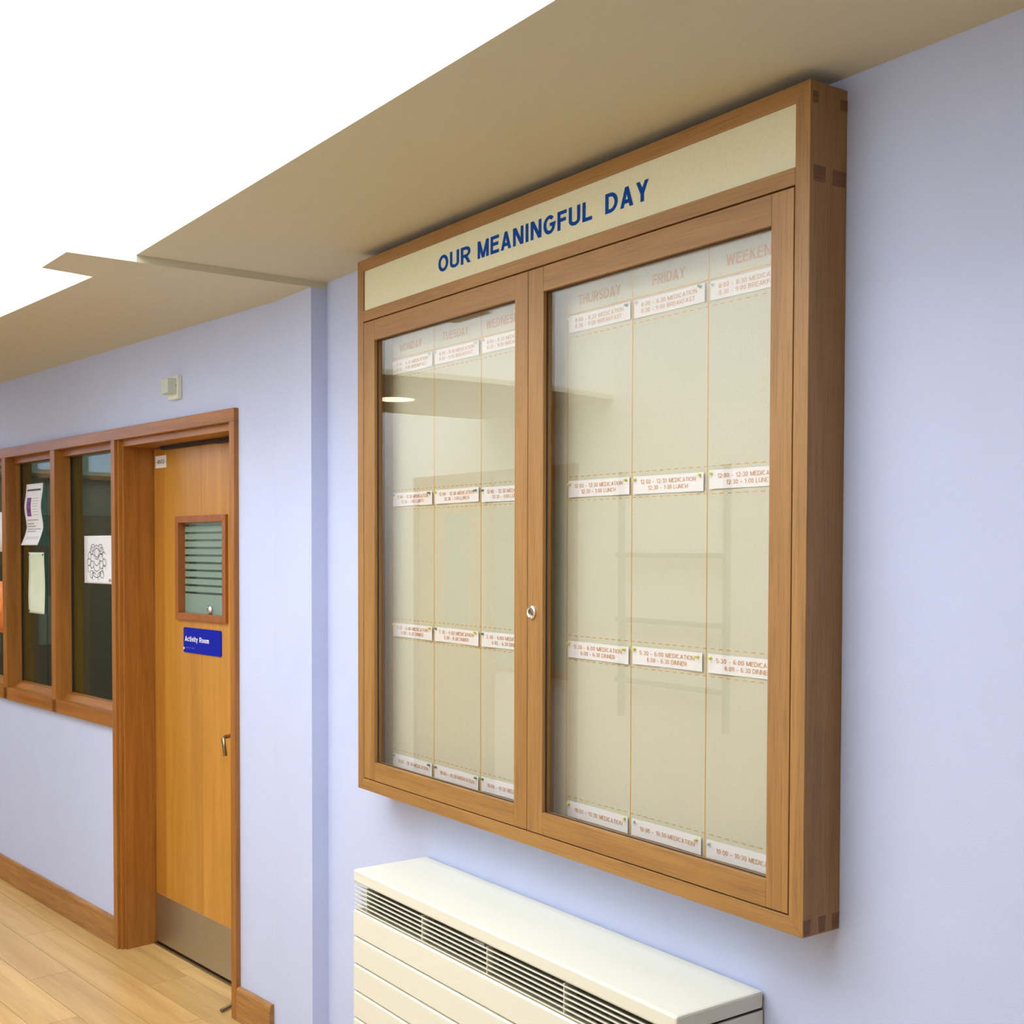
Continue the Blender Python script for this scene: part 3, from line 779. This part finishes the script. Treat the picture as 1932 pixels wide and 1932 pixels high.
gr = build('grille', MB().box(RX0 + 0.01, RX1 - 0.02, RY0 + 0.040, RY0 + 0.044, GZ0, GZ1), 'rad_in', rad)
NS = 6
for k in range(NS):
    z = GZ1 - 0.0075 - k * (GZ1 - GZ0) / NS
    build('slat', MB().prism_x([(RY0 + 0.002, z - 0.0015), (RY0 + 0.028, z - 0.0115), (RY0 + 0.028, z - 0.0095), (RY0 + 0.002, z + 0.0022)], RX0 + 0.002, RX1 - 0.006), 'rad', gr)
for k in range(5):
    x = RX0 + 0.06 + k * (RX1 - RX0 - 0.12) / 4
    build('fin', MB().box(x - 0.0015, x + 0.0015, RY0 + 0.006, RY0 + 0.04, GZ0, GZ1 - 0.004), 'rad', gr)
build('catch', MB().box(-2.232, -2.190, RY0 + 0.006, RY0 + 0.03, GZ1 - 0.012, GZ1 - 0.001), 'grey_metal', gr, bevel=0.001)
PH = 0.0722
k = 0; z = GZ0 - 0.002
while z > 0.12:
    build('front_panel', MB().prism_x([(RY0 + 0.002, z - PH + 0.0045), (RY0 + 0.007, z - PH + 0.0005), (RY0 + 0.03, z - PH + 0.0005), (RY0 + 0.03, z), (RY0 + 0.005, z), (RY0, z - 0.004), (RY0, z - PH + 0.006)], RX0 + 0.001, RX1 - 0.003), 'rad', rad, bevel=0.0006)
    z -= PH

# ------------------------------------------------------------------ the activity room behind the glass
ar = MB()
ar.box(-5.4, 0.6, 3.2, 3.3, 0, 2.6).box(-5.4, -5.3, 0.15, 3.2, 0, 2.6).box(0.5, 0.6, 0.35, 3.2, 0, 2.6).box(-5.4, 0.6, 0.15, 3.3, 2.5, 2.6)
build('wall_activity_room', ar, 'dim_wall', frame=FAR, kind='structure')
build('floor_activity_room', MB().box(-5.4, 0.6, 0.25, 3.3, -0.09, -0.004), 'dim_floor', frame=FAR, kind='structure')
cl = root('ceiling_light', (-2.9, 2.2, 2.5), FAR, label='square ceiling panel light in the room behind the windows', cat='ceiling light')
build('diffuser', MB().box(-3.5, -2.3, 1.9, 2.5, 2.485, 2.495), 'tube', cl)
build('frame', MB().box(-3.54, -2.26, 1.86, 2.54, 2.495, 2.5), 'white2', cl)
for i in range(3):
    y0 = 0.35 + i * 0.85; hgt = (1.87, 1.87, 1.55)[i]
    cu = root('cupboard', (-5.1, y0 + 0.4, 0), FAR, label=['tall grey cupboard beside the windows in the activity room', 'tall grey cupboard between two others in the activity room', 'lower grey cupboard at the end of the activity room row'][i], cat='cupboard')
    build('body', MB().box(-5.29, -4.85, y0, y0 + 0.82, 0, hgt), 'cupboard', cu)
    for j in (0, 1):
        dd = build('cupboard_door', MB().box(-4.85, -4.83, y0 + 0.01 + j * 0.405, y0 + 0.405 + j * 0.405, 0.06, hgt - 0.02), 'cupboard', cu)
        build('handle', MB().box(-4.83, -4.815, y0 + 0.37 + j * 0.06, y0 + 0.38 + j * 0.06, hgt * 0.5, hgt * 0.5 + 0.14), 'chrome', dd)
build('trim_3', MB().box(-5.29, -4.95, 0.2, 3.19, 2.16, 2.5), 'white2', frame=FAR, kind='structure')

# ------------------------------------------------------------------ across the corridor: seen as reflections in the cabinet glass
OY = -2.56
op = root('trim_2', (-6.4, OY, 0), kind='structure')
for x in (-6.99, -6.12, -5.3):
    build('post', MB().box(x, x + 0.05, OY, OY + 0.03, 0, 2.12), 'framez', op)
build('head_rail', MB().box(-6.99, -5.25, OY, OY + 0.03, 2.07, 2.12), 'framex', op)
d2 = root('door_2', (-6.5, OY, 0), kind='structure')
build('door_leaf', MB().box(-6.94, -6.12, OY, OY + 0.012, 0.01, 2.07), 'doorz', d2)
build('glass_pane', MB().box(-6.62, -6.34, OY + 0.012, OY + 0.016, 1.14, 1.87), 'frost', d2)
w4 = root('window_4', (-5.7, OY, 0.9), kind='structure')
build('glass_pane', MB().box(-6.07, -5.3, OY, OY + 0.008, 0.95, 2.07), 'frost', w4)
build('sill', MB().box(-6.07, -5.3, OY, OY + 0.03, 0.9, 0.95), 'framex', w4)
rk = root('wall_rack', (-4.5, OY, 1.0), label='grey metal wall rack on the white wall across the corridor', cat='rack')
for x in (-4.86, -4.09):
    build('upright', MB().box(x - 0.012, x + 0.012, OY, OY + 0.03, 0.75, 2.05), 'grey_metal', rk)
for z in (0.95, 1.27, 1.61):
    build('shelf_rail', MB().box(-4.86, -4.09, OY + 0.02, OY + 0.06, z - 0.012, z + 0.012), 'grey_metal', rk)
dl = root('downlight', (-5.6, -1.58, F_Z), label='round recessed downlight glowing yellow in the lowered ceiling', cat='downlight')
m = MB(); n = 28
m.prism_z([(-5.6 + 0.105 * math.cos(2 * math.pi * i / n), -1.58 + 0.105 * math.sin(2 * math.pi * i / n)) for i in range(n)], F_Z - 0.006, F_Z - 0.001)
build('diffuser', m, 'lamp', dl)
m = MB(); vs = []
for r, z in ((0.108, F_Z), (0.108, F_Z - 0.009), (0.128, F_Z - 0.009), (0.130, F_Z)):
    vs += [(-5.6 + r * math.cos(2 * math.pi * i / n), -1.58 + r * math.sin(2 * math.pi * i / n), z) for i in range(n)]
m.add(vs, [(k * n + i, k * n + (i + 1) % n, (k + 1) * n + (i + 1) % n, (k + 1) * n + i) for k in range(3) for i in range(n)])
build('trim_ring', m, 'white2', dl)
WX = -8.7
t3 = root('trim_4', (WX, -1.5, 0), kind='structure')  # unseen double doors, added so the window panes reflect something dark
for y in (-2.44, -0.62):
    build('post', MB().box(WX, WX + 0.04, y - 0.03, y + 0.03, 0, 2.14), 'framez', t3)
build('head_rail', MB().box(WX, WX + 0.04, -2.47, -0.59, 2.14, 2.2), 'framez', t3)
for i, (ya, yb) in enumerate(((-2.41, -1.535), (-1.525, -0.65))):
    d3 = root(f'door_{i + 3}', (WX, (ya + yb) / 2, 0), kind='structure')
    build('door_leaf', MB().box(WX, WX + 0.02, ya, yb, 0.01, 2.13), 'oakend', d3)  # end-grain oak reused to darken the leaves in that reflection
    build('push_plate', MB().box(WX + 0.02, WX + 0.022, (yb if i == 0 else ya + 0.1) - 0.1, yb if i == 0 else ya + 0.1, 0.95, 1.3), 'steel', d3)
